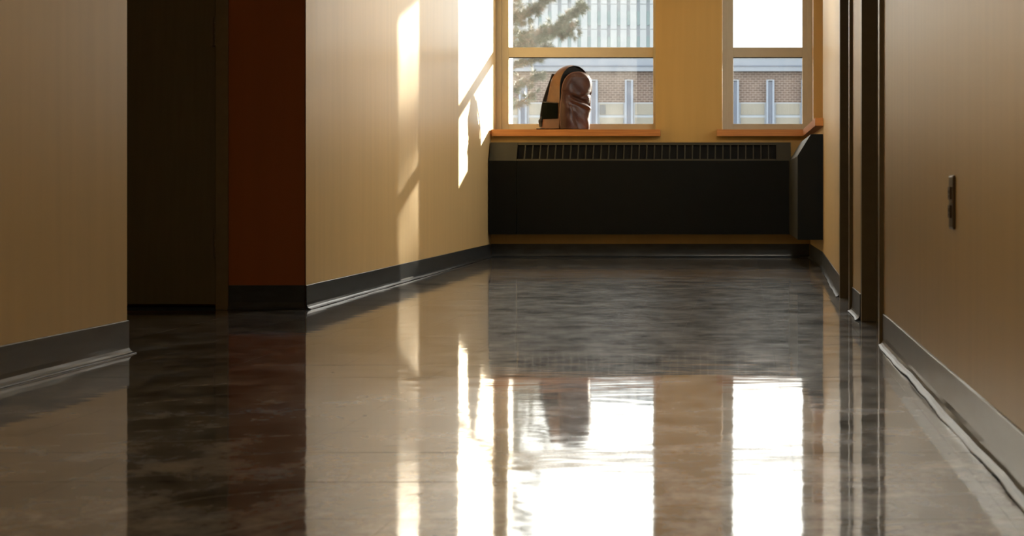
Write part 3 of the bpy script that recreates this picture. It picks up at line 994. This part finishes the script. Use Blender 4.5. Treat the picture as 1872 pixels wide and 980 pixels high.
branches = [   # polylines in frame pixels, depth offset, density
    ([(880, 110), (930, 90), (985, 74), (1030, 48), (1066, 14)], -0.3, 1.5),
    ([(880, 95), (935, 70), (985, 58), (1020, 62), (1045, 52)], 0.1, 1.1),
    ([(880, 60), (925, 40), (965, 22), (1000, -4)], 0.2, 1.5),
    ([(880, 40), (920, 20), (950, -10)], -0.2, 0.9),
    ([(880, 100), (920, 92), (955, 84), (1000, 86)], 0.4, 1.0),
    ([(880, 150), (925, 128), (955, 112), (985, 104)], 0.3, 0.6),
    ([(880, 190), (925, 172), (955, 155), (985, 140)], -0.1, 0.7),
    ([(880, 225), (920, 205), (950, 185), (972, 172)], 0.2, 0.5),
    ([(880, 60), (905, 30), (935, 10)], 0.5, 0.8),
    ([(880, 0), (930, -30), (975, -70)], 0.2, 1.0),
    ([(880, -60), (930, -95), (965, -150)], -0.2, 1.0),
    ([(880, 20), (820, 0), (760, -40)], 0.1, 1.0),
    ([(880, 140), (810, 120), (740, 100)], 0.1, 1.0),
]
for pl, dy, den in branches:
    n = len(pl)
    P3 = [rel(pp(x, y, dy * min(1, i / (n - 1) * 2))) for i, (x, y) in enumerate(pl)]
    br = MB().tube([tuple(p) for p in P3], 0.032, 7, 0.010).build('branch', M['bark'], pt, smooth=True)
    m = MB(); md = MB()
    L = 0.0
    for a, b in zip(P3[:-1], P3[1:]):
        L += (b - a).length
    N = int(L * 62 * den)
    for k in range(N):
        t = (k + 0.5) / N
        s = 0.18 + 0.82 * t
        f = s * (n - 1); i = min(n - 2, int(f)); p = P3[i].lerp(P3[i + 1], f - i)
        d = (P3[i + 1] - P3[i]).normalized()
        side = Vector((prng.gauss(0, 1), prng.gauss(0, 1), prng.gauss(0, 1)))
        d2 = (d + side * 0.7).normalized()
        off = d2 * prng.uniform(0, 0.22)
        needles(md if (prng.random() < 0.33 and t < 0.75) else m, p + off, d2, 46, 0.12)
    o = m.build('needles', M['needle'], br); o['kind'] = 'stuff'
    if md.v:
        o = md.build('dry_needles', M['needle_dry'], br); o['kind'] = 'stuff'

# second pine, out of view, added to dim the low sun at the narrow window
t2 = empty('pine_tree', (16.4, 37.6, -4.0))
tag(t2, 'unseen pine tree added off to the right to filter the low sun before the narrow window', 'tree')
MB().tube([(0, 0, 0), (0.05, 0, 6), (0, 0, 12), (0, 0, 17.6)], 0.24, 12, 0.04).build('trunk', M['bark'], t2, smooth=True)
for k in range(16):
    zc = 10.4 + 0.42 * k
    L = 2.62 - 0.12 * max(0.0, zc - 12.0) - 0.10 * max(0.0, zc - 14.0) ** 2
    for sx in (-1, 1):
        ln_ = L * prng.uniform(0.92, 1.05)
        P3 = [Vector((0, 0, zc)), Vector((sx * ln_ * 0.5, prng.uniform(-.3, .3), zc + 0.05)), Vector((sx * ln_, prng.uniform(-.5, .5), zc - 0.15))]
        br = MB().tube([tuple(p) for p in P3], 0.035, 6, 0.010).build('branch', M['bark'], t2, smooth=True)
        m = MB()
        for q in range(int((95 if zc < 14.0 else 30) * ln_)):
            f = prng.uniform(0.1, 1.0) * 2; i = min(1, int(f)); p = P3[i].lerp(P3[i + 1], f - i)
            d2 = (Vector((sx, 0, 0)) + Vector((prng.gauss(0, 1), prng.gauss(0, 1), prng.gauss(0, 1))) * 0.8).normalized()
            needles(m, p + d2 * prng.uniform(0, 0.3), d2, 44, 0.16)
        o = m.build('needles', M['needle'], br); o['kind'] = 'stuff'

# ------------------------------------------------------------------ unseen ceiling lights, added to brighten the corridor walls
def emission(name, col, strength):
    k = Nodes(name)
    k.set(Roughness=0.6)
    k.p.inputs['Base Color'].default_value = (0.8, 0.8, 0.78, 1)
    k.p.inputs['Emission Color'].default_value = col
    k.p.inputs['Emission Strength'].default_value = strength
    return k.m
for yy, xx, pw_, lc, lab in ((-2.6, -0.6, FILL_LAMP[0], (1.0, 0.80, 0.52, 1), 'unseen square ceiling light added as fill behind the viewer'), (2.2, -0.6, FILL_LAMP[1], (1.0, 0.80, 0.52, 1), 'unseen square ceiling light added as fill above the near corridor'), (8.6, 0.10, FILL_LAMP[2], (1.0, 0.93, 0.80, 1), 'unseen square ceiling light added as fill above the far corridor')):
    cl = empty('fill_ceiling_light', (xx, yy, H - 0.06))
    tag(cl, lab, 'fill light', 'added fill lights on the corridor ceiling')
    m = MB()
    for a in (-0.31, 0.29):
        m.box(a, a + 0.02, -0.31, 0.31, 0.0, 0.06).box(-0.29, 0.29, a, a + 0.02, 0.0, 0.06)
    m.build('housing', M['ceiling'], cl)
    MB().box(-0.29, 0.29, -0.29, 0.29, 0.012, 0.018).build('diffuser', emission('fill_lamp_diffuser', lc, pw_), cl)

# ------------------------------------------------------------------ light portals in the window openings
ld = bpy.data.lights.new('window_portal', 'AREA')
ld.shape = 'RECTANGLE'
ld.size = WTOP - SILL1; ld.size_y = W3[1] - W3[0]
ld.cycles.is_portal = True
lo = bpy.data.objects.new('window_portal', ld)
lo.location = (0.95, (W3[0] + W3[1]) / 2, (WTOP + SILL1) / 2)
lo.rotation_euler = (0, math.pi / 2, 0)
C.objects.link(lo)
for nm, X in (('window_portal', W1), ('window_portal', W2)):
    ld = bpy.data.lights.new(nm, 'AREA')
    ld.shape = 'RECTANGLE'
    ld.size = X[1] - X[0]; ld.size_y = WTOP - SILL1
    ld.cycles.is_portal = True
    lo = bpy.data.objects.new(nm, ld)
    lo.location = ((X[0] + X[1]) / 2, YO + 0.06, (WTOP + SILL1) / 2)
    lo.rotation_euler = (-math.pi / 2, 0, 0)
    C.objects.link(lo)
